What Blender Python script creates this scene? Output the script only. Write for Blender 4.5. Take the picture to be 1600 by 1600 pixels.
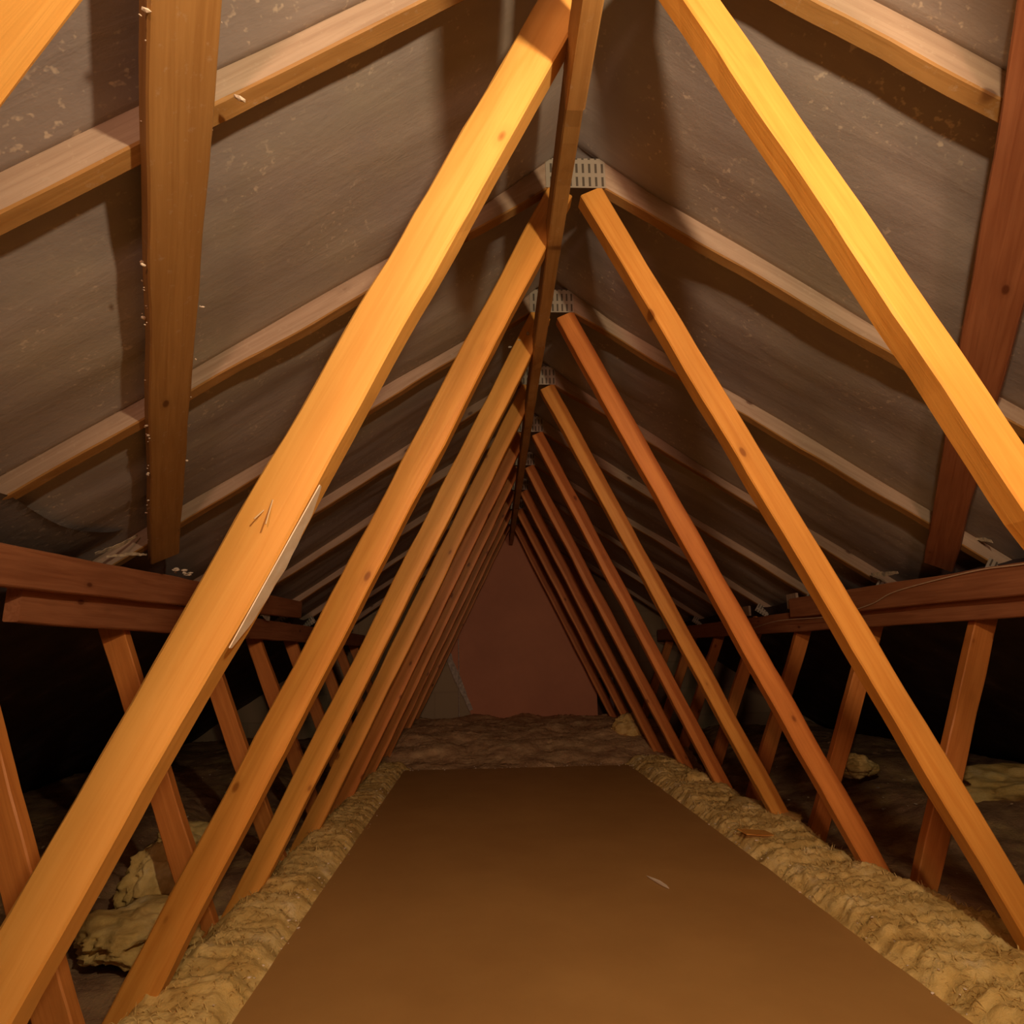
import bpy, bmesh, math, random
from mathutils import Vector, Matrix, noise

# ------------------------------------------------------------------ camera, light, exposure
S = bpy.context.scene
COL = S.collection
for o in list(bpy.data.objects):
    bpy.data.objects.remove(o)

def camera():
    pitch, yaw, roll = 0.2192, 0.0431, -0.0162
    F = Vector((math.sin(yaw)*math.cos(pitch), math.cos(yaw)*math.cos(pitch), math.sin(pitch)))
    R = Vector((math.cos(yaw), -math.sin(yaw), 0)); U = R.cross(F)
    R2 = math.cos(roll)*R + math.sin(roll)*U; U2 = -math.sin(roll)*R + math.cos(roll)*U
    cd = bpy.data.cameras.new('camera'); co = bpy.data.objects.new('camera', cd); COL.objects.link(co)
    m = Matrix((R2, U2, -F)).transposed().to_4x4(); m.translation = Vector((-0.2334, 0, 0.743))
    co.matrix_world = m
    cd.sensor_fit = 'HORIZONTAL'; cd.sensor_width = 36; cd.lens = 36*1013.3/1600
    cd.clip_start = 0.02; cd.clip_end = 50
    S.camera = co
camera()

S.view_settings.view_transform = 'Standard'
S.view_settings.look = 'None'
S.view_settings.gamma = 1
S.view_settings.exposure = 0.78
S.view_settings.use_curve_mapping = False

w = bpy.data.worlds.new('attic_air'); S.world = w; w.use_nodes = True
w.node_tree.nodes['Background'].inputs[0].default_value = (0.30, 0.12, 0.08, 1)
w.node_tree.nodes['Background'].inputs[1].default_value = 0.02

def point(name, loc, col, power, rad):
    l = bpy.data.lights.new(name, 'POINT'); l.color = col; l.energy = power; l.shadow_soft_size = rad
    o = bpy.data.objects.new(name, l); COL.objects.link(o); o.location = loc
    return o
point('bare_bulb', (0.085, 0.06, 1.438), (1.0, 0.74, 0.45), 24, 0.022)
# unseen soft spot added behind the camera as fill
ld = bpy.data.lights.new('fill_spot', 'SPOT'); ld.color = (1.0, 0.52, 0.33); ld.energy = 72; ld.shadow_soft_size = 0.10
ld.spot_size = math.radians(55); ld.spot_blend = 1.0
lo = bpy.data.objects.new('fill_spot', ld); COL.objects.link(lo); lo.location = (-0.22, -1.6, 1.15)
lo.rotation_euler = (Vector((0.05, 2.6, 1.02))-lo.location).to_track_quat('-Z', 'Y').to_euler()

# ------------------------------------------------------------------ materials
def nd(nt, t, **kw):
    n = nt.nodes.new(t)
    for k, v in kw.items(): setattr(n, k, v)
    return n

def newmat(name):
    m = bpy.data.materials.new(name); m.use_nodes = True
    nt = m.node_tree; b = nt.nodes['Principled BSDF']
    return m, nt, b

def ramp(nt, fac, stops):
    r = nd(nt, 'ShaderNodeValToRGB'); e = r.color_ramp.elements
    while len(e) > 1: e.remove(e[-1])
    e[0].position = stops[0][0]; e[0].color = (*stops[0][1], 1)
    for p, c in stops[1:]:
        x = e.new(p); x.color = (*c, 1)
    nt.links.new(fac, r.inputs[0]); return r.outputs[0]

def mix(nt, fac, a, b, mode='MIX'):
    n = nd(nt, 'ShaderNodeMix', data_type='RGBA', blend_type=mode)
    if isinstance(fac, (int, float)): n.inputs[0].default_value = fac
    else: nt.links.new(fac, n.inputs[0])
    for k, v in ((6, a), (7, b)):
        if isinstance(v, tuple): n.inputs[k].default_value = (*v, 1)
        else: nt.links.new(v, n.inputs[k])
    return n.outputs[2]

def coords(nt, scale=(1, 1, 1), rnd=True):
    tc = nd(nt, 'ShaderNodeTexCoord')
    v = tc.outputs['Object']
    if rnd:
        oi = nd(nt, 'ShaderNodeObjectInfo')
        mu = nd(nt, 'ShaderNodeMath', operation='MULTIPLY'); mu.inputs[1].default_value = 37.0
        nt.links.new(oi.outputs['Random'], mu.inputs[0])
        ad = nd(nt, 'ShaderNodeVectorMath', operation='ADD')
        nt.links.new(v, ad.inputs[0]); nt.links.new(mu.outputs[0], ad.inputs[1]); v = ad.outputs[0]
    mp = nd(nt, 'ShaderNodeMapping'); mp.inputs['Scale'].default_value = scale
    nt.links.new(v, mp.inputs[0])
    return mp.outputs[0]

def ntex(nt, vec, scale, detail=3, rough=0.55, dist=0):
    n = nd(nt, 'ShaderNodeTexNoise'); n.inputs['Scale'].default_value = scale
    n.inputs['Detail'].default_value = detail; n.inputs['Roughness'].default_value = rough
    n.inputs['Distortion'].default_value = dist
    nt.links.new(vec, n.inputs['Vector']); return n.outputs[0]

def wood(name, light, dark, rough=0.45, knots=True, dust=0.0):
    m, nt, b = newmat(name)
    grain = ntex(nt, coords(nt, (1.2, 28, 28)), 3.0, 4, 0.6, 0.6)
    col = ramp(nt, grain, [(0.25, dark), (0.62, light)])
    blot = ntex(nt, coords(nt, (2.5, 9, 9)), 1.6, 2)
    col = mix(nt, ramp(nt, blot, [(0.35, (0, 0, 0)), (0.75, (0.45,)*3)]), col, tuple(c*0.72 for c in dark))
    if knots:
        v = nd(nt, 'ShaderNodeTexVoronoi', feature='F1'); v.inputs['Scale'].default_value = 8.5
        v.inputs['Randomness'].default_value = 1.0
        nt.links.new(coords(nt, (0.75, 1.5, 0.28)), v.inputs['Vector'])
        k = ramp(nt, v.outputs['Distance'], [(0.0, (1, 1, 1)), (0.065, (0.9,)*3), (0.10, (0.0,)*3)])
        col = mix(nt, k, col, (dark[0]*0.38, dark[1]*0.26, dark[2]*0.25))
        k2 = ramp(nt, v.outputs['Distance'], [(0.06, (0.35,)*3), (0.19, (0.0,)*3)])
        col = mix(nt, k2, col, tuple(c*0.6 for c in dark))
    if dust:
        d = ntex(nt, coords(nt), 60, 3, 0.7)
        col = mix(nt, ramp(nt, d, [(0.60, (0, 0, 0)), (0.75, (dust,)*3)]), col, (0.6, 0.52, 0.42))
    oi = nd(nt, 'ShaderNodeObjectInfo')
    tint = ramp(nt, oi.outputs['Random'], [(0.0, (0.86, 0.82, 0.80)), (1.0, (1.06, 1.08, 1.08))])
    col = mix(nt, 1.0, col, tint, 'MULTIPLY')
    nt.links.new(col, b.inputs['Base Color'])
    b.inputs['Roughness'].default_value = rough
    b.inputs['Specular IOR Level'].default_value = 0.35
    bp = nd(nt, 'ShaderNodeBump'); bp.inputs['Strength'].default_value = 0.25; bp.inputs['Distance'].default_value = 0.002
    nt.links.new(grain, bp.inputs['Height']); nt.links.new(bp.outputs[0], b.inputs['Normal'])
    return m

M = {}
M['web'] = wood('pine_web', (0.86, 0.43, 0.095), (0.72, 0.31, 0.055))
M['web_pale_lit'] = wood('pale_lit_pine', (0.86, 0.48, 0.13), (0.76, 0.38, 0.085))  # same pine, paler: the light on the nearest left webs put into colour
M['web_red_shade'] = wood('red_shaded_pine', (0.76, 0.30, 0.075), (0.60, 0.205, 0.045))  # same pine, redder: the dimness of far and outer webs put into colour
M['rafter'] = wood('dusty_pine_rafter', (0.52, 0.40, 0.31), (0.38, 0.27, 0.20), 0.6, True, 0.35)
M['binder'] = wood('red_brown_pine', (0.50, 0.22, 0.11), (0.33, 0.12, 0.055), 0.55)
M['brace'] = wood('brown_pine', (0.45, 0.25, 0.085), (0.34, 0.17, 0.05), 0.6, True, 0.25)

def felt_mat():
    m, nt, b = newmat('roofing_felt')
    v = coords(nt, (1, 1, 1), False)
    big = ntex(nt, v, 1.6, 4, 0.6)
    col = ramp(nt, big, [(0.3, (0.27, 0.24, 0.25)), (0.5, (0.35, 0.31, 0.30)), (0.72, (0.44, 0.40, 0.33))])
    st = ntex(nt, coords(nt, (2.2, 14, 2.2), False), 2.0, 4, 0.65, 0.4)   # dust streaks down the slope
    col = mix(nt, ramp(nt, st, [(0.5, (0, 0, 0)), (0.74, (0.22,)*3)]), col, (0.50, 0.44, 0.40))
    sp = ntex(nt, v, 55, 2, 0.7)
    msk = ntex(nt, v, 5, 2, 0.5)
    mm = nd(nt, 'ShaderNodeMath', operation='MULTIPLY')
    nt.links.new(ramp(nt, sp, [(0.60, (0, 0, 0)), (0.70, (1, 1, 1))]), mm.inputs[0])
    nt.links.new(ramp(nt, msk, [(0.46, (0, 0, 0)), (0.60, (0.75,)*3)]), mm.inputs[1])
    col = mix(nt, mm.outputs[0], col, (0.66, 0.58, 0.50))
    nt.links.new(col, b.inputs['Base Color'])
    b.inputs['Roughness'].default_value = 0.55
    b.inputs['Specular IOR Level'].default_value = 0.4
    bp = nd(nt, 'ShaderNodeBump'); bp.inputs['Strength'].default_value = 0.35; bp.inputs['Distance'].default_value = 0.004
    hs = nd(nt, 'ShaderNodeMath', operation='ADD'); nt.links.new(st, hs.inputs[0]); nt.links.new(ntex(nt, v, 22, 4, 0.7), hs.inputs[1])
    nt.links.new(hs.outputs[0], bp.inputs['Height']); nt.links.new(bp.outputs[0], b.inputs['Normal'])
    return m
M['felt'] = felt_mat()

def mottled(name, stops, scale, rough=0.8, bump=0.4, bscale=60, spec=0.2, rnd=False, dist=0.002, detail=5):
    m, nt, b = newmat(name)
    v = coords(nt, (1, 1, 1), rnd)
    nt.links.new(ramp(nt, ntex(nt, v, scale, detail, 0.6), stops), b.inputs['Base Color'])
    b.inputs['Roughness'].default_value = rough; b.inputs['Specular IOR Level'].default_value = spec
    if bump:
        bp = nd(nt, 'ShaderNodeBump'); bp.inputs['Strength'].default_value = bump; bp.inputs['Distance'].default_value = dist
        nt.links.new(ntex(nt, v, bscale, 4, 0.7), bp.inputs['Height']); nt.links.new(bp.outputs[0], b.inputs['Normal'])
    return m
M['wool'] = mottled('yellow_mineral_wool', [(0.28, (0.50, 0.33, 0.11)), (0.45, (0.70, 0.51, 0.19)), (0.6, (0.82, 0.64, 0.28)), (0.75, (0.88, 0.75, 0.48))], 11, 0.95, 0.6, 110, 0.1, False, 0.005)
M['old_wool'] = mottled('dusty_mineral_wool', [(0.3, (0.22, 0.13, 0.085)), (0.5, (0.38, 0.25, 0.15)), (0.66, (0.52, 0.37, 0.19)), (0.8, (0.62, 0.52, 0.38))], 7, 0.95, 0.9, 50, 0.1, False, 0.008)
M['rear_wool'] = mottled('rear_mineral_wool', [(0.3, (0.42, 0.25, 0.14)), (0.5, (0.62, 0.42, 0.24)), (0.7, (0.78, 0.58, 0.34))], 8, 0.95, 0.9, 60, 0.1, False, 0.008)
M['board'] = mottled('hardboard', [(0.3, (0.44, 0.25, 0.085)), (0.7, (0.51, 0.30, 0.105))], 3.5, 0.5, 0.12, 220, 0.35, False, 0.001)
M['panel'] = mottled('brown_gable_board', [(0.3, (0.50, 0.22, 0.13)), (0.7, (0.60, 0.27, 0.155))], 2.2, 0.6, 0.1, 120, 0.3)
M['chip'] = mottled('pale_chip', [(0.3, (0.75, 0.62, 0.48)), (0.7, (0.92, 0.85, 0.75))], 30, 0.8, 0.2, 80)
M['scrap'] = mottled('pale_torn_felt', [(0.35, (0.30, 0.26, 0.22)), (0.6, (0.68, 0.58, 0.42))], 40, 0.8, 0.3, 120)
M['web_silk'] = mottled('cobweb_dust', [(0.35, (0.34, 0.31, 0.29)), (0.65, (0.60, 0.56, 0.50))], 40, 0.9, 0.3, 160)
M['string'] = mottled('pale_string', [(0.3, (0.62, 0.45, 0.32)), (0.7, (0.75, 0.58, 0.42))], 60, 0.8, 0)
M['eaves'] = mottled('eaves_shade_black', [(0.35, (0.06, 0.05, 0.065)), (0.6, (0.10, 0.08, 0.09)), (0.78, (0.24, 0.20, 0.20))], 6, 0.6, 0.4, 30)
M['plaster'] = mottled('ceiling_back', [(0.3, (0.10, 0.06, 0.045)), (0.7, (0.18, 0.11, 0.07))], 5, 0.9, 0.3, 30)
M['tie'] = wood('grey_pine_tie', (0.40, 0.24, 0.17), (0.28, 0.15, 0.10), 0.6, True, 0.3)

def block_mat():
    m, nt, b = newmat('grey_blockwork')
    tc = nd(nt, 'ShaderNodeTexCoord'); mp = nd(nt, 'ShaderNodeMapping'); mp.inputs['Rotation'].default_value = (math.pi/2, 0, 0)
    nt.links.new(tc.outputs['Object'], mp.inputs[0])
    br = nd(nt, 'ShaderNodeTexBrick'); br.inputs['Scale'].default_value = 1
    br.inputs['Brick Width'].default_value = 0.45; br.inputs['Row Height'].default_value = 0.225; br.inputs['Mortar Size'].default_value = 0.008
    br.inputs['Color1'].default_value = (0.42, 0.34, 0.23, 1); br.inputs['Color2'].default_value = (0.37, 0.31, 0.21, 1); br.inputs['Mortar'].default_value = (0.35, 0.29, 0.20, 1)
    nt.links.new(mp.outputs[0], br.inputs['Vector']); nt.links.new(br.outputs[0], b.inputs['Base Color'])
    b.inputs['Roughness'].default_value = 0.9
    return m
M['block'] = block_mat()

def metal_mat():                                                          # galvanised plate with rows of punched slots
    m, nt, b = newmat('galvanised_punched_plate')
    tc = nd(nt, 'ShaderNodeTexCoord'); sx = nd(nt, 'ShaderNodeSeparateXYZ'); nt.links.new(tc.outputs['Object'], sx.inputs[0])
    def band(out, freq, lim):
        a = nd(nt, 'ShaderNodeMath', operation='MULTIPLY'); a.inputs[1].default_value = freq; nt.links.new(out, a.inputs[0])
        f = nd(nt, 'ShaderNodeMath', operation='FRACT'); nt.links.new(a.outputs[0], f.inputs[0])
        g = nd(nt, 'ShaderNodeMath', operation='LESS_THAN'); g.inputs[1].default_value = lim; nt.links.new(f.outputs[0], g.inputs[0]); return g.outputs[0]
    mm = nd(nt, 'ShaderNodeMath', operation='MULTIPLY')
    nt.links.new(band(sx.outputs['X'], 62, 0.36), mm.inputs[0]); nt.links.new(band(sx.outputs['Z'], 26, 0.7), mm.inputs[1])
    col = mix(nt, mm.outputs[0], (0.50, 0.45, 0.38), (0.14, 0.12, 0.10))
    nt.links.new(col, b.inputs['Base Color']); b.inputs['Metallic'].default_value = 0.35; b.inputs['Roughness'].default_value = 0.5
    return m
M['plate'] = metal_mat()
m, nt, b = newmat('nail_steel'); b.inputs['Base Color'].default_value = (0.7, 0.55, 0.35, 1); b.inputs['Metallic'].default_value = 0.4; b.inputs['Roughness'].default_value = 0.45; M['nail'] = m

# ------------------------------------------------------------------ helpers
def link(name, bm, mat, parent=None, smooth=False):
    me = bpy.data.meshes.new(name); bmesh.ops.recalc_face_normals(bm, faces=bm.faces); bm.to_mesh(me); bm.free()
    if smooth:
        for p in me.polygons: p.use_smooth = True
    me.materials.append(mat)
    o = bpy.data.objects.new(name, me); COL.objects.link(o)
    if parent: o.parent = parent
    return o

def tag(o, label, cat, group=None, kind=None):
    o['label'] = label; o['category'] = cat
    if group: o['group'] = group
    if kind: o['kind'] = kind
    return o

def beam(name, a, b, depth, thick, mat, side=(0, 1, 0), parent=None, wob=0.0015, seed=0, bev=0.003, bumps=(), under=None):
    """timber from a to b (centre line); `side` is the direction of its thickness. Local X runs along it."""
    a = Vector(a); b = Vector(b); X = (b-a).normalized(); L = (b-a).length
    Z = Vector(side); Z = (Z - X*Z.dot(X)).normalized(); Y = Z.cross(X)
    n = max(2, int(L/0.04)); bm = bmesh.new(); rings = []
    hd, ht, c = depth/2, thick/2, bev
    prof = [(-hd+c, -ht), (hd-c, -ht), (hd, -ht+c), (hd, ht-c), (hd-c, ht), (-hd+c, ht), (-hd, ht-c), (-hd, -ht+c)]
    for i in range(n+1):
        x = L*i/n; r = []
        for k, (y, z) in enumerate(prof):
            s = 1 if y > 0 else -1
            dy = wob*noise.noise(Vector((x*5+seed*7.1, s*3.3, seed)))*2 + 0.5*wob*noise.noise(Vector((x*22+seed*3.1, k*1.7, seed+5)))
            dz = 0.6*wob*noise.noise(Vector((x*4+seed*2.3, 9.1, seed)))
            for (bx, bs, bh, bw) in bumps:
                if bs == s: dy += s*bh*math.exp(-((x-bx)/bw)**2)
            r.append(bm.verts.new((x, y+dy, z+dz)))
        rings.append(r)
    for i in range(n):
        for k in range(8):
            bm.faces.new((rings[i][k], rings[i][(k+1) % 8], rings[i+1][(k+1) % 8], rings[i+1][k]))
    bm.faces.new(rings[0][::-1]); bm.faces.new(rings[-1])
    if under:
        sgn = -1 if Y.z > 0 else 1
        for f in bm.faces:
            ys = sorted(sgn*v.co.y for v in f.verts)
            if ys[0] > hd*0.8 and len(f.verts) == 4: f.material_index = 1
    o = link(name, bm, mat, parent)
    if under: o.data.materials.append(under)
    mt = Matrix((X, Y, Z)).transposed().to_4x4(); mt.translation = a - (parent.location if parent else Vector())
    o.matrix_local = mt
    return o

def box_bm(bm, c, s, rot=None):
    r = bmesh.ops.create_cube(bm, size=1)
    for v in r['verts']:
        p = Vector((v.co.x*s[0], v.co.y*s[1], v.co.z*s[2]))
        if rot: p = rot @ p
        v.co = p + Vector(c)
    return r['verts']

YT = [0.197 + 0.6*i for i in range(10)]          # front faces of the ten trusses
SL = 0.66                                         # roof slope
RU = 1.93                                         # rafter underside at the ridge line
RT = 2.02                                         # felt at the ridge line

# ------------------------------------------------------------------ the setting
def ceiling():
    y0, y1 = -1.6, 5.86
    ny, nx = 560, 64
    bm = bmesh.new(); rows = []
    for j in range(ny+1):
        y = y0+(y1-y0)*j/ny; row = []
        ph = ((y-YT[0]-0.0175) / 0.6) % 1.0
        sagp = math.sin(math.pi*ph)**0.8; hug = min(1.0, math.sin(math.pi*ph)/0.10)
        for i in range(-nx, nx+1):
            x = 3.0*i/nx; ax = abs(x); s = 1 if x > 0 else -1
            span = math.floor((y-YT[0])/0.6)
            amp = 0.020+0.014*noise.noise(Vector((span*3.7, s*5.1, ax*0.8)))
            d = (0.6*amp*sagp + (0.036+0.012*min(1, max(0, y-1.8))+0.018*noise.noise(Vector((y*3, s*4, ax*2))))*hug)*min(1, ax/0.25+0.15)
            d += sagp*0.007*noise.noise(Vector((x*2.2, y*7, 1.3))) + sagp*0.0035*noise.noise(Vector((x*6, y*16, 4)))
            # hanging belly low on the left between the second and third trusses
            z = RT-SL*ax
            row.append(bm.verts.new((x, y, z-d)))
        rows.append(row)
    for j in range(ny):
        for i in range(2*nx):
            bm.faces.new((rows[j][i], rows[j][i+1], rows[j+1][i+1], rows[j+1][i]))
    o = link('ceiling', bm, M['felt'], smooth=True)
    o['kind'] = 'structure'; o['label'] = 'dusty grey roofing felt sagging between the rafters of both slopes'
ceiling()
def eaves_shade_sheet(s):  # added sheet; its near-black colour carries the shade below the side timbers
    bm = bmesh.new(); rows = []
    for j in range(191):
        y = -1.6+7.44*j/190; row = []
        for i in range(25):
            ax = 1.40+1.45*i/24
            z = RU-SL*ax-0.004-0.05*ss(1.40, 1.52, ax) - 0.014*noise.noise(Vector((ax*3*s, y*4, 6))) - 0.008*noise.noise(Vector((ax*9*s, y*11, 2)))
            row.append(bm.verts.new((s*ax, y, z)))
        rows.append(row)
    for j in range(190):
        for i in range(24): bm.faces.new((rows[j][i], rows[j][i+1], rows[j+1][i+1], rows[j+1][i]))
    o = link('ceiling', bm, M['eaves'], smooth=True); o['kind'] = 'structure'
    o['label'] = 'added sheet under the rafters, nearly black for the shade below the '+('left' if s < 0 else 'right')+' side timbers'
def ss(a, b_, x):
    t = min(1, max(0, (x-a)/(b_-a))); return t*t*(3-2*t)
eaves_shade_sheet(-1); eaves_shade_sheet(1)

bm = bmesh.new(); box_bm(bm, (0, 2.1, -0.115), (6.0, 7.6, 0.02))
o = link('floor', bm, M['plaster']); o['kind'] = 'structure'; o['label'] = 'dark plasterboard below the insulation'

def prism(bm, pts, y0, y1):
    f = [bm.verts.new((x, y0, z)) for x, z in pts]; g = [bm.verts.new((x, y1, z)) for x, z in pts]
    n = len(pts); bm.faces.new(f); bm.faces.new(g[::-1])
    for i in range(n): bm.faces.new((f[i], f[(i+1) % n], g[(i+1) % n], g[i]))
bm = bmesh.new()                                   # gable with an unlit slot to the right of the board
prism(bm, [(-3, -0.1), (0.735, -0.1), (0.735, RT-SL*0.735), (0, RT), (-3, 0.06)], 5.84, 5.94)
prism(bm, [(0.735, 0.55), (0.90, 0.55), (0.90, RT-SL*0.90), (0.735, RT-SL*0.735)], 5.84, 5.94)
prism(bm, [(0.735, -0.1), (0.90, -0.1), (0.90, 0.19), (0.735, 0.19)], 5.84, 5.94)
prism(bm, [(0.90, -0.1), (3, -0.1), (3, 0.06), (0.90, RT-SL*0.90)], 5.84, 5.94)
o = link('wall_back', bm, M['block']); o['kind'] = 'structure'; o['label'] = 'grey blockwork gable wall at the far end'
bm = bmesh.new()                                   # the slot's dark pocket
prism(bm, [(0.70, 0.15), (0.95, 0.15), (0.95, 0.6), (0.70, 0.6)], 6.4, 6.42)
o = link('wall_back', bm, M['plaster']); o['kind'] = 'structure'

bm = bmesh.new()
prism(bm, [(-0.62, 0.96), (-0.31, 0.12), (0.73, 0.12), (0.73, 1.49), (0.02, 1.97), (-0.72, 1.50)], 5.81, 5.828)
tag(link('gable_board', bm, M['panel']), 'reddish brown board covering the middle of the gable at the far end', 'board')

# ------------------------------------------------------------------ walkway board
bm = bmesh.new()
nx, ny = 26, 130
def board_edge(y, s):
    e = (-0.685-0.008*(y-1.3)/1.3) if s < 0 else 0.594
    return e + s*0.004*noise.noise(Vector((y*9, s*4, 2)))
top = []; bot = []
for j in range(ny+1):
    y = -0.9+(3.95+0.9)*j/ny; t = []; b_ = []
    for i in range(nx+1):
        u = i/nx; x = board_edge(y, -1)*(1-u)+board_edge(y, 1)*u
        z = 0.12+0.0025*noise.noise(Vector((x*1.5, y*1.2, 0)))
        t.append(bm.verts.new((x, y, z))); b_.append(bm.verts.new((x, y, z-0.016)))
    top.append(t); bot.append(b_)
for j in range(ny):
    for i in range(nx):
        bm.faces.new((top[j][i], top[j][i+1], top[j+1][i+1], top[j+1][i]))
        bm.faces.new((bot[j][i+1], bot[j][i], bot[j+1][i], bot[j+1][i+1]))
    bm.faces.new((top[j+1][0], bot[j+1][0], bot[j][0], top[j][0]))
    bm.faces.new((top[j][nx], bot[j][nx], bot[j+1][nx], top[j+1][nx]))
for i in range(nx):
    bm.faces.new((top[0][i+1], top[0][i], bot[0][i], bot[0][i+1]))
    bm.faces.new((top[ny][i], top[ny][i+1], bot[ny][i+1], bot[ny][i]))
tag(link('walkway_board', bm, M['board'], smooth=False), 'wide bare brown board laid as a walkway down the middle of the attic', 'board')

# ------------------------------------------------------------------ mineral wool
def fluff(x, y, k=1.0, seed=0):
    p = Vector((x, y, seed))
    a = 1-abs(noise.noise(p*9))*2
    b_ = 1-abs(noise.noise(p*24+Vector((3, 1, 0))))*2
    c = noise.noise(p*55)
    d = noise.noise(p*5+Vector((1, 8, 2)))
    e = noise.noise(p*120)
    return k*(0.003*a+0.004*b_+0.007*c+0.016*d+0.006*e)

def wool(name, label, x0, x1, y0, y1, res, hf, mat, zb=-0.1, fib=0):
    nx = max(2, int((x1-x0)/res)); ny = int((y1-y0)/res); bm = bmesh.new(); g = []
    for j in range(ny+1):
        r = []
        for i in range(nx+1):
            x = x0+(x1-x0)*i/nx; y = y0+(y1-y0)*j/ny
            jx = res*1.6*noise.noise(Vector((x*14, y*14, 7)))+max(0, 1-min(x-x0, x1-x)/0.035)*(0.010*noise.noise(Vector((y*16, 3, 7)))+0.008*noise.noise(Vector((y*45, 3, 9)))); jy = res*1.6*noise.noise(Vector((x*14, y*14, 17)))
            r.append(bm.verts.new((x+jx, y+jy, hf(x, y))))
        g.append(r)
    for j in range(ny):
        for i in range(nx):
            bm.faces.new((g[j][i], g[j][i+1], g[j+1][i+1], g[j+1][i]))
    if fib:
        rf = random.Random(nx+ny)
        for k in range(fib):
            x = rf.uniform(x0, x1); y = y0+(y1-y0)*rf.random(); y = max(y, 0.8) if y1 < 5 else y
            a = rf.uniform(0, 6.28); l = rf.uniform(0.008, 0.028); z = hf(x, y)
            d = Vector((math.cos(a), math.sin(a), 0)); q = Vector((-d.y, d.x, 0))*rf.uniform(0.0005, 0.0013)
            up = rf.uniform(0.1, 0.6)*l; c = Vector((x, y, z-0.002))
            v = [bm.verts.new(c-q), bm.verts.new(c+q), bm.verts.new(c+d*l*0.5+q+Vector((0, 0, up))), bm.verts.new(c+d*l*0.5-q+Vector((0, 0, up))), bm.verts.new(c+d*l+Vector((0, 0, up*rf.uniform(0.2, 1.2))))]
            bm.faces.new((v[0], v[1], v[2], v[3])); bm.faces.new((v[3], v[2], v[4]))
    # skirt down to the ceiling below
    ring = [g[0][i] for i in range(nx+1)]+[g[j][nx] for j in range(1, ny+1)]+[g[ny][i] for i in range(nx-1, -1, -1)]+[g[j][0] for j in range(ny-1, 0, -1)]
    low = [bm.verts.new((v.co.x, v.co.y, zb)) for v in ring]
    for i in range(len(ring)):
        k = (i+1) % len(ring); bm.faces.new((ring[i], low[i], low[k], ring[k]))
    return tag(link(name, bm, mat, smooth=True), label, 'insulation', kind='stuff')

def ss(a, b_, x):
    t = min(1, max(0, (x-a)/(b_-a))); return t*t*(3-2*t)

def h_left(x, y):
    u = (-0.69-x)                              # distance from the board
    e = 0.012*noise.noise(Vector((y*13, 0, 3)))+0.010*noise.noise(Vector((y*38, 5, 3)))
    base = 0.105+0.03*ss(0.0, 0.05, u)-0.10*ss(0.15+0.05*noise.noise(Vector((y*2.5, 1, 1))), 0.27, u)
    return base + fluff(x, y, 0.9, 1)*ss(-0.02, 0.03, u) + e
def h_right(x, y):
    u = x-0.60
    wid = 0.24+0.10*ss(2.2, 1.2, y)+0.05*noise.noise(Vector((y*2.2, 3, 1)))
    base = 0.105+0.035*ss(0.0, 0.06, u)-0.11*ss(wid, wid+0.14, u)
    base += 0.012*noise.noise(Vector((y*13, 7, 3)))+0.010*noise.noise(Vector((y*38, 9, 3)))
    return base + fluff(x, y, 1.3, 4)*ss(-0.02, 0.03, u)
def h_out_left(x, y):
    n = noise.noise(Vector((x*2.3, y*2.3, 8)))
    return min(RU-SL*abs(x)-0.09, 0.0+0.045*n+fluff(x, y, 0.8, 9)+0.10*ss(-1.25, -1.7, x))
def h_out_right(x, y):
    n = noise.noise(Vector((x*2.1, y*2.1, 18)))
    return min(RU-SL*abs(x)-0.09, 0.01+0.06*n+fluff(x, y, 0.9, 19)+0.13*ss(1.2, 1.75, x))
def h_rear(x, y):
    return 0.08+0.16*ss(4.0, 5.0, y)+0.03*noise.noise(Vector((x*4, y*5, 30)))+fluff(x, y, 1.2, 31)
wool('mineral_wool', 'yellow mineral wool strip along the left edge of the walkway board', -0.985, -0.675, -0.9, 4.1, 0.008, h_left, M['wool'], fib=9000)
wool('mineral_wool', 'yellow mineral wool strip along the right edge of the walkway board', 0.585, 1.06, -0.9, 4.1, 0.008, h_right, M['wool'], fib=12000)
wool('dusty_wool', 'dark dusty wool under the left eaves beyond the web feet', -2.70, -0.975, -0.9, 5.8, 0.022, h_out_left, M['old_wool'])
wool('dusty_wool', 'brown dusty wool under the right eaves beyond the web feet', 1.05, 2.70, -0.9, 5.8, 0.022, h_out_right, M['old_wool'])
wool('rear_wool', 'heaped brownish wool across the far end behind the walkway board', -1.0, 1.06, 4.0, 5.8, 0.014, h_rear, M['rear_wool'])

def lump(name, label, c, s, seed, mat, rot=0, cat='insulation', group=None):
    bm = bmesh.new(); bmesh.ops.create_icosphere(bm, subdivisions=5, radius=1)
    for v in bm.verts:
        d = v.co.normalized(); q = d*1.3+Vector((seed*5.3, seed, 0))
        r = 1+0.45*noise.noise(q*1.1)+0.16*(1-2*abs(noise.noise(q*2.6)))-0.08+0.07*noise.noise(q*8)
        v.co = Vector((d.x*s[0]*r, d.y*s[1]*r, d.z*s[2]*r))
    o = link(name, bm, mat, smooth=True); o.location = c; o.rotation_euler = (0, 0, rot)
    return tag(o, label, cat, group)
lump('wool_clump', 'large torn clump of yellow wool between the two nearest left web feet', (-1.16, 1.93, 0.06), (0.13, 0.16, 0.055), 1, M['wool'], 0.6)
lump('wool_clump', 'folded flap of pale wool standing behind the large left clump', (-1.22, 2.22, 0.11), (0.07, 0.12, 0.09), 2, M['wool'], -0.5)
lump('wool_clump', 'small brownish wool clump highest in the left gap', (-1.33, 2.62, 0.10), (0.12, 0.08, 0.06), 3, M['wool'], 0.2)
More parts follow.
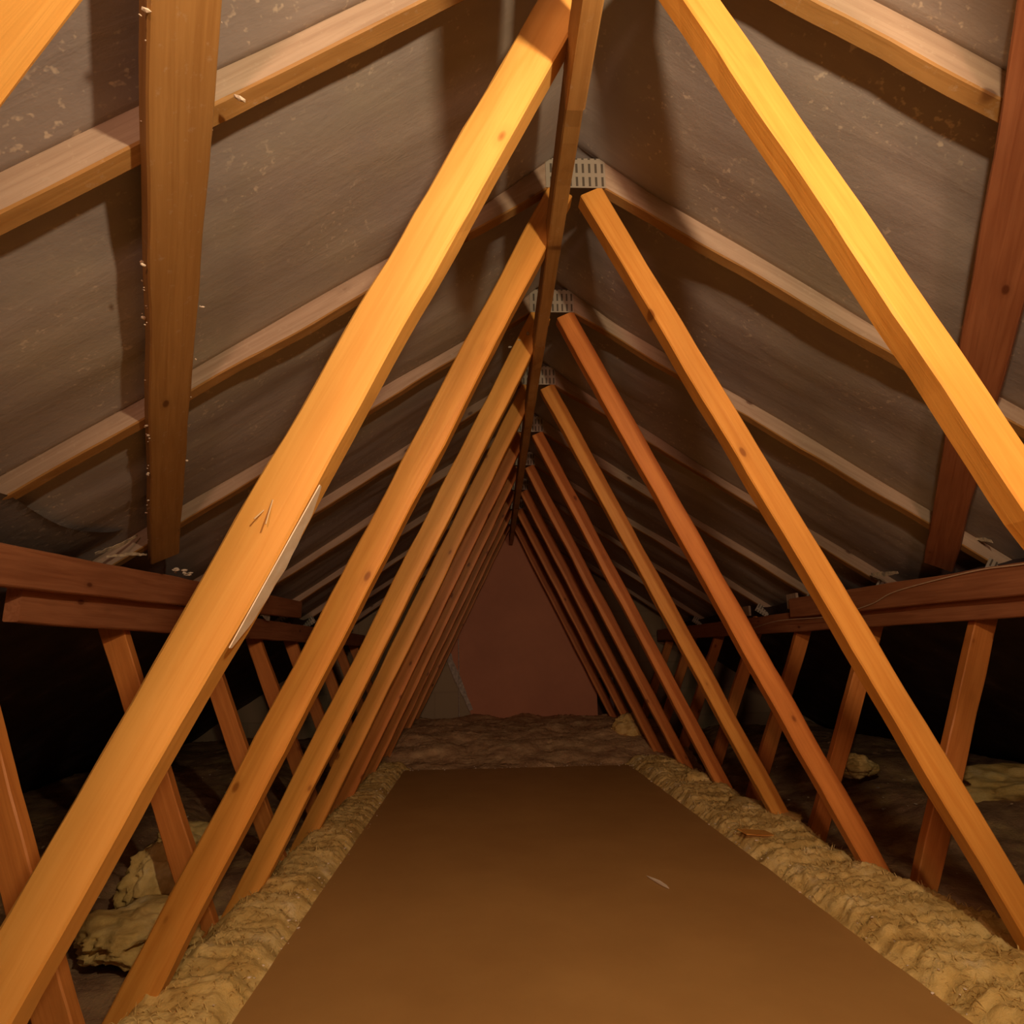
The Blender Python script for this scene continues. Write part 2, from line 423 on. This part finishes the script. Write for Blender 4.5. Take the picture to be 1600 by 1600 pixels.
lump('wool_clump', 'round wool clump at the far right corner of the walkway board', (0.80, 3.35, 0.12), (0.085, 0.08, 0.05), 5, M['wool'], 0.1)
lump('wool_clump', 'pale wool clump propped against the gable beside the dark slot', (0.76, 4.75, 0.24), (0.12, 0.07, 0.085), 6, M['wool'], 0.1)
lump('wool_clump', 'small round wool ball on the dusty wool under the right eaves', (1.55, 3.25, 0.20), (0.09, 0.07, 0.05), 7, M['wool'], 0.4)
lump('wool_clump', 'yellow wool tuft between the right board edge and the third web foot', (0.84, 2.72, 0.125), (0.10, 0.20, 0.03), 8, M['wool'], 0.1)
lump('wool_clump', 'long streaky yellow wool roll at the right edge behind the outer web', (2.05, 2.75, 0.16), (0.35, 0.16, 0.09), 9, M['wool'], -0.2)

# ------------------------------------------------------------------ roof trusses
TL = ['roof truss nearest of all, its grainy yellow web in the top left corner',
      'nearest full roof truss, with the widest and brightest pair of orange webs',
      'second full truss from the camera, slotted metal plate at its apex',
      'third full truss from the camera, its left web ending in the wool beside the board',
      'fourth full truss from the camera, its left web first of the tight dark fan',
      'fifth full truss from the camera, midway down the fan of webs',
      'sixth full truss from the camera, webs reddish and thin',
      'seventh full truss from the camera, webs dull red beside the rear wool',
      'eighth full truss from the camera, thin pale edge lines next to the gable board',
      'farthest roof truss, dark against the brown gable board']
def truss(i, y):
    t = bpy.data.objects.new('roof_truss', None); COL.objects.link(t); t.location = (0, y, 0)
    tag(t, TL[i], 'roof truss', 'fink roof trusses down the attic')
    ym = y+0.0175; rnd = random.Random(i*11+3)
    for s in (-1, 1):
        sd = i*4+(s+1)
        j = lambda a: rnd.uniform(-a, a)
        # rafter: underside on z = RU-SL|x|
        n = Vector((s*SL, 0, 1)).normalized(); off = n*0.036
        a = Vector((0.0, ym, RU))+off; b_ = Vector((s*2.9, ym, RU-SL*2.9))+off
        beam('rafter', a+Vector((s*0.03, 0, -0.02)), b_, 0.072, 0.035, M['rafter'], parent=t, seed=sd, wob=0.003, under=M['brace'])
        bumps = ()
        if i == 1 and s == -1: bumps = ((1.16, -1, 0.004, 0.10), (0.6, 1, 0.002, 0.04))
        if i == 1 and s == 1: bumps = ((0.02, -1, 0.01, 0.03), (1.05, 1, 0.003, 0.04))
        wd = 0.067 if s < 0 else (0.067, 0.055, 0.058, 0.062)[min(i, 3)]
        wm = M['web_pale_lit'] if (i < 2 and s < 0) else M['web_red_shade'] if (i >= 5 or (i == 3 and s > 0)) else M['web']; yw = y+0.0235
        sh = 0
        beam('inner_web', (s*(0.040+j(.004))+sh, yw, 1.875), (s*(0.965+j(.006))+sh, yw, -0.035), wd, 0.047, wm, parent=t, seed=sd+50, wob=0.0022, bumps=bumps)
        beam('outer_web', (s*1.385, ym, 0.94), (s*(0.985+j(.01)), ym, 0.0), 0.066, 0.035, M['web_red_shade'], parent=t, seed=sd+90, wob=0.002)
        # node plates, pressed into the front
        pb = bmesh.new(); box_bm(pb, (0, 0, 0), (0.08, 0.0015, 0.05))
        p = link('nail_plate', pb, M['plate'], t); p.location = (s*1.40, -0.001, 0.985); p.rotation_euler = (0, s*math.atan(SL), 0)
    beam('ceiling_tie', (-2.9, ym, -0.062), (2.9, ym, -0.062), 0.072, 0.035, M['tie'], parent=t, seed=i+200)
    pb = bmesh.new(); box_bm(pb, (0, 0, 0), (0.15, 0.0015, 0.085))
    p = link('nail_plate', pb, M['plate'], t); p.location = (0, -0.001, 1.925); p['label'] = 'galvanised nail plate with punched slots'
    return t
TR = [truss(i, y) for i, y in enumerate(YT)]

# two bent nails in the nearest left web
def tube(bm, pts, r, seg=6):
    rings = []
    for i, p in enumerate(pts):
        p = Vector(p); d = (Vector(pts[min(i+1, len(pts)-1)])-Vector(pts[max(i-1, 0)])).normalized()
        u = d.orthogonal().normalized(); v = d.cross(u)
        rings.append([bm.verts.new(p+r*(math.cos(2*math.pi*k/seg)*u+math.sin(2*math.pi*k/seg)*v)) for k in range(seg)])
    for i in range(len(rings)-1):
        for k in range(seg): bm.faces.new((rings[i][k], rings[i][(k+1) % seg], rings[i+1][(k+1) % seg], rings[i+1][k]))
    bm.faces.new(rings[0][::-1]); bm.faces.new(rings[-1])
for a, b_ in (((-0.497, -0.001, 0.938), (-0.500, -0.012, 0.905)), ((-0.507, -0.001, 0.925), (-0.515, -0.010, 0.912))):
    bm = bmesh.new(); tube(bm, [a, b_], 0.0009); link('nail', bm, M['nail'], TR[1])
# pale strip standing in for bright light on the nearest left web's lower edge
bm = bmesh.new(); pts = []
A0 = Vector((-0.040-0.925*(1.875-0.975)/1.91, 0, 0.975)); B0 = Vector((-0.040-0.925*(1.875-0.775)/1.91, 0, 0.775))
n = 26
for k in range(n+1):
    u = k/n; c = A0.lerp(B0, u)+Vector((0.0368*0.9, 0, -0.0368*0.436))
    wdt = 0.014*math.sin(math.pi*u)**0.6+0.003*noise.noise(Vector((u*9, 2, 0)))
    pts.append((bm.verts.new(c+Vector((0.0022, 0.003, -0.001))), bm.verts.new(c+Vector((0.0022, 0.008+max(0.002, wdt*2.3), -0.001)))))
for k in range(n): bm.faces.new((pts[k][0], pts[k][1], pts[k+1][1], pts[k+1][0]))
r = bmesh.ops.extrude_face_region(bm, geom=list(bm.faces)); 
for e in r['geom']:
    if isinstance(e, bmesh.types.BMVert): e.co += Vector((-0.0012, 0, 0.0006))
link('lit_edge_strip', bm, M['chip'], TR[1])['label'] = 'whitish strip put in for the bright light on the web edge'

# ------------------------------------------------------------------ binders and braces
def top(o, label, cat='timber', group=None): return tag(o, label, cat, group)
bx = lambda y: -0.072+0.030*min(1, max(0, (y-0.8)/1.9)) + 0.012*max(0, y-2.7)/3
top(beam('ridge_binder', (bx(-0.9)-0.02, -0.9, 1.748), (0.0, 5.75, 1.762), 0.085, 0.034, M['brace'], side=(1, 0, 0), seed=301, wob=0.003), 'long timber running under the ridge between the web tops to the gable')
top(beam('ridge_binder', (-0.089, -0.9, 1.636), (-0.086, 0.86, 1.630), 0.085, 0.032, M['brace'], side=(1, 0, 0), seed=302), 'short timber end lapped below the ridge timber at the top edge of the view')
top(beam('side_binder', (-1.287, 1.50, 0.880), (-1.283, 5.7, 0.895), 0.092, 0.035, M['binder'], side=(1, 0, 0), seed=303), 'lower of the two red brown timbers along the left web tops, its sawn end showing')
top(beam('side_binder', (-1.249, -0.9, 0.880), (-1.249, 3.6, 1.010), 0.088, 0.035, M['binder'], side=(1, 0, 0.0), seed=304), 'upper of the two red brown timbers along the left web tops, under the brace foot')
top(beam('side_binder', (1.287, -0.9, 0.855), (1.283, 5.7, 0.905), 0.092, 0.035, M['binder'], side=(1, 0, 0), seed=305), 'lower of the two red brown timbers along the right web tops')
top(beam('side_binder', (1.251, -0.9, 0.890), (1.251, 3.1, 0.950), 0.088, 0.035, M['binder'], side=(1, 0, 0.0), seed=306), 'upper of the two red brown timbers on the right, a pale string along it')
nl = Vector((-SL, 0, 1)).normalized(); nr = Vector((SL, 0, 1)).normalized()
def rp(x, y, d=0.012): return Vector((x, y, RU-SL*abs(x)))-(nl if x < 0 else nr)*d
top(beam('diagonal_brace', rp(-0.10, -0.45, 0.0135), rp(-1.275, 2.11, 0.0135), 0.088, 0.025, M['brace'], side=nl, seed=307, wob=0.002), 'broad brown diagonal brace under the left rafters, its edges spotted with white flakes')
top(beam('diagonal_brace', rp(0.10, -0.15, 0.0135), rp(1.345, 2.17, 0.0135), 0.090, 0.025, M['binder'], side=nr, seed=308, wob=0.002), 'dark red diagonal brace under the right rafters at the right edge')

# ------------------------------------------------------------------ small things
def chips(name, label, spots, mat, parent=None, kind=None):
    bm = bmesh.new(); rnd = random.Random(len(spots)*7+int(spots[0][0][0]*100))
    for c, s in spots:
        q = Matrix.Rotation(rnd.uniform(0, 6.28), 3, 'Z') @ Matrix.Rotation(rnd.uniform(-.6, .6), 3, 'X')
        r = bmesh.ops.create_icosphere(bm, subdivisions=1, radius=1)
        for v in r['verts']:
            k = 1+rnd.uniform(-.3, .3)
            v.co = q @ Vector((v.co.x*s*k, v.co.y*s*0.6*k, v.co.z*s*0.4))+Vector(c)
    return bm

rnd = random.Random(5)
# crumbs along the board edges
sp = []
for k in range(150):
    y = rnd.uniform(1.2, 4.0); s = rnd.choice((-1, 1))
    x = (-0.69 if s < 0 else 0.6)+s*rnd.uniform(-0.012, 0.05)
    z = (0.122 if (-0.685 < x < 0.594) else (h_left(x, y) if s < 0 else h_right(x, y))+0.002)
    sp.append(((x, y, z), rnd.uniform(0.0015, 0.006)))
tag(link('wool_crumbs', chips('c', '', sp, None), M['chip']), 'pale crumbs scattered along the edges of the walkway board', 'crumbs', kind='stuff')
sp = [((rnd.uniform(-0.7, 0.65), rnd.uniform(3.9, 4.02), 0.124), rnd.uniform(0.002, 0.006)) for k in range(50)]
tag(link('wool_crumbs', chips('c', '', sp, None), M['chip']), 'pale crumbs along the far end of the walkway board', 'crumbs', kind='stuff')

for s_, hf, lb in ((-1, h_out_left, 'left'), (1, h_out_right, 'right')):
    sp = []
    for k in range(90):
        x = s_*rnd.uniform(1.1, 1.9); y = rnd.uniform(1.6, 4.2)
        sp.append(((x, y, hf(x, y)+0.004), 0.003+0.010*rnd.random()**3))
    tag(link('wool_crumbs', chips('c', '', sp, None), M['scrap']), 'pale specks scattered over the dusty wool under the '+lb+' eaves', 'crumbs', kind='stuff')
# feather on the board
bm = bmesh.new(); pts = [(0, 0), (0.006, 0.012), (0.009, 0.035), (0.005, 0.06), (0, 0.072), (-0.004, 0.055), (-0.005, 0.02)]
f = [bm.verts.new((x, y, 0.0025+0.0015*math.sin(y*60))) for x, y in pts]; g = [bm.verts.new((x*0.9, y, 0.0)) for x, y in pts]
bm.faces.new(f); bm.faces.new(g[::-1])
for i in range(len(pts)): bm.faces.new((f[i], g[i], g[(i+1) % len(pts)], f[(i+1) % len(pts)]))
o = link('paint_flake', bm, M['chip']); o.location = (0.258, 1.915, 0.1225); o.rotation_euler = (0, 0, 0.30); o.scale = (0.9, 1.65, 1)
tag(o, 'white flake lying alone on the walkway board right of centre', 'flake')
bm = bmesh.new(); r = box_bm(bm, (0, 0, 0), (0.10, 0.055, 0.004))
bmesh.ops.subdivide_edges(bm, edges=bm.edges, cuts=2)
for v in bm.verts: v.co += Vector((0.006*noise.noise(v.co*60), 0.006*noise.noise(v.co*50+Vector((5, 5, 5))), 0))
o = link('timber_chip', bm, M['tie']); o.location = (0.672, 2.33, 0.152); o.rotation_euler = (0.05, 0.10, 0.15)
o.data.materials[0] = M['web_pale_lit']
tag(o, 'flat tan offcut lying on the wool at the right board edge', 'offcut')

# torn felt scraps
def strip(name, label, pts, wd, side, mat, cat='scrap', jag=0.3, seed=0):
    bm = bmesh.new(); rows = []; side = Vector(side).normalized(); n = 14
    P = [Vector(p) for p in pts]
    for k in range(n+1):
        t = k/n*(len(P)-1); i = min(int(t), len(P)-2); c = P[i].lerp(P[i+1], t-i)
        w_ = wd*(1+jag*noise.noise(Vector((k*0.9, seed, 0)))*2)*(0.5+0.5*math.sin(math.pi*min(1, max(0.08, k/n))))
        c += Vector((0, 0, 1))*0.003*noise.noise(Vector((k*0.7, seed, 4)))
        rows.append([bm.verts.new(c-side*w_/2), bm.verts.new(c+side*w_/2)])
    for k in range(n): bm.faces.new((rows[k][0], rows[k][1], rows[k+1][1], rows[k+1][0]))
    bmesh.ops.recalc_face_normals(bm, faces=bm.faces)
    bmesh.ops.solidify(bm, geom=list(bm.faces), thickness=0.0018)
    return tag(link(name, bm, mat), label, cat)
strip('torn_felt_scrap', 'pale torn strip slanting down to the foot of the left brace', [(-1.30, 1.80, 1.035), (-1.285, 1.89, 1.075), (-1.275, 1.955, 1.115)], 0.016, (0.4, -1, 0.6), M['scrap'], seed=1)
strip('torn_felt_scrap', 'thin pale strip just under the slanting one by the left brace', [(-1.285, 1.83, 1.032), (-1.27, 1.93, 1.055), (-1.265, 2.0, 1.063)], 0.010, (0, 0.3, 1), M['scrap'], seed=2)
strip('torn_felt_scrap', 'pale curled scrap above the right binder, right of the red brace', [(1.36, 2.08, 1.09), (1.35, 2.0, 1.095), (1.345, 1.93, 1.07)], 0.022, (0, 0.5, 1), M['scrap'], seed=3)
strip('torn_felt_scrap', 'pale scrap where the right rafter meets the binder, left of the red brace', [(1.33, 2.56, 1.045), (1.33, 2.47, 1.035), (1.325, 2.38, 1.03)], 0.020, (0, 0.5, 1), M['scrap'], seed=4)
strip('torn_felt_scrap', 'small curled scrap on the left wool binder behind the nearest web', [(-1.26, 2.98, 0.995), (-1.25, 3.05, 0.96), (-1.255, 3.15, 0.935)], 0.05, (0, 0.4, 1), M['web_silk'], seed=5)
for k, (c, s) in enumerate((((1.262, 3.12, 0.985), (0.012, 0.10, 0.07)), ((1.265, 3.70, 0.975), (0.012, 0.09, 0.055)))):
    bm = bmesh.new(); box_bm(bm, c, s); bmesh.ops.bevel(bm, geom=bm.edges[:], offset=0.003, segments=1)
    tag(link('packing_block', bm, M['rafter']), ('nearer' if k == 0 else 'farther')+' small pale block standing on the right lower timber', 'block')

# white flakes
bm = chips('f', '', [((-0.655, 1.0, 0.722), 0.006), ((-0.650, 1.003, 0.728), 0.004)], None)
def flakes(label, spots, mat=M['chip']):
    return tag(link('white_flakes', chips('f', '', spots, None), mat), label, 'flakes', kind='stuff')
bm.free()
def on_left_brace(x, y, d=0.031): return tuple(rp(x, y, d))
fl = []
for k in range(44):
    u = (rnd.choice((0.03, 0.08, 0.13, 0.27, 0.33, 0.50, 0.58, 0.66, 0.80, 0.93))+rnd.gauss(0, 0.02)) % 1; y = 0.62+1.45*u; xc = -0.10-(1.175)*(y+0.45)/2.56
    e = rnd.choice((-1, -1, -1, 1))
    dx = e*0.044*1.05
    fl.append((tuple(rp(xc+dx*0.83+rnd.gauss(0, 0.0025), y+dx*0.40*1.0, rnd.uniform(0.006, 0.027))), 0.0015+0.006*rnd.random()**2))
fl.append((tuple(rp(-0.59, 0.78, 0.028)), 0.009)); 
flakes('white flakes stuck along the edges of the left brace', fl)
flakes('white crumbs heaped on the left timber beside the brace foot', [((-1.262+rnd.uniform(-.01, .01), 2.22+rnd.uniform(-.05, .1), 1.033+rnd.uniform(0, .02)), rnd.uniform(.004, .013)) for k in range(16)])
flakes('two bright white flakes caught beside the nearest left web', [((-0.7645, 1.3, 0.697), 0.0065), ((-0.766, 1.3, 0.674), 0.0085), ((-0.772, 1.3, 0.652), 0.003), ((-0.758, 1.31, 0.690), 0.004)])
flakes('grey dust tufts at the ridge beside the second truss apex', [((-0.085-0.03*k, 1.99+0.01*k, 1.80-0.02*k), 0.011-0.002*k) for k in range(3)], M['web_silk'])

# string along the right binder, cobweb threads
def cord(name, label, pts, r, mat, cat):
    P = [Vector(p) for p in pts]; out = []
    for i in range(len(P)-1):
        for k in range(6): 
            t = k/6; p0 = P[max(i-1, 0)]; p1 = P[i]; p2 = P[i+1]; p3 = P[min(i+2, len(P)-1)]
            out.append(0.5*((2*p1)+(p2-p0)*t+(2*p0-5*p1+4*p2-p3)*t*t+(3*p1-p0-3*p2+p3)*t**3))
    out.append(P[-1]); bm = bmesh.new(); tube(bm, out, r); return tag(link(name, bm, mat, smooth=True), label, cat)
cord('string', 'thin pale string sagging along the right timbers', [(1.228, 3.55, 0.872), (1.228, 3.22, 0.896), (1.228, 2.735, 0.888), (1.229, 2.43, 0.914), (1.229, 2.26, 0.948), (1.229, 1.895, 0.970), (1.229, 1.69, 0.966), (1.229, 1.3, 0.955)], 0.0022, M['string'], 'string')
strip('cobweb_sheet', 'grey cobweb strip along the slanting left edge of the gable board', [(-0.66, 5.795, 1.0), (-0.52, 5.795, 0.66), (-0.36, 5.795, 0.30)], 0.055, (1, 0, 0.4), M['web_silk'], 'cobweb', 0.3, 8)
cord('cobweb_thread', 'fine pale thread hanging down the gable wall at the far left', [(-0.47, 5.78, 0.90), (-0.466, 5.78, 0.6), (-0.462, 5.78, 0.2)], 0.004, M['web_silk'], 'cobweb')

# loose felt belly low on the left slope
bm = bmesh.new(); rows = []; nu, nv = 30, 14
for i in range(nu+1):
    u = i/nu; y = 1.02+u*0.96; row = []
    xt = -1.25-0.05*u-0.03*math.sin(math.pi*u)                # upper hem
    for j in range(nv+1):
        v = j/nv; x = xt-(0.34)*v
        h = 0.065*math.sin(math.pi*min(1, u*1.05))**0.7*(math.cos(math.pi*0.5*v)**0.8 if v < 1 else 0)+0.006
        h += 0.006*noise.noise(Vector((u*6, v*5, 3)))
        sg = 0.026*math.sin(math.pi*(((y-YT[0]-0.0175)/0.6) % 1))
        p = Vector((x, y, RT-SL*abs(x)-sg-0.004))-nl*h
        row.append(bm.verts.new(p))
    rows.append(row)
for i in range(nu):
    for j in range(nv): bm.faces.new((rows[i][j], rows[i][j+1], rows[i+1][j+1], rows[i+1][j]))
bmesh.ops.solidify(bm, geom=list(bm.faces), thickness=0.0015)
tag(link('loose_felt_flap', bm, M['felt'], smooth=True), 'drooping flap of grey felt above the left timbers, dark pocket behind its hem', 'felt flap')
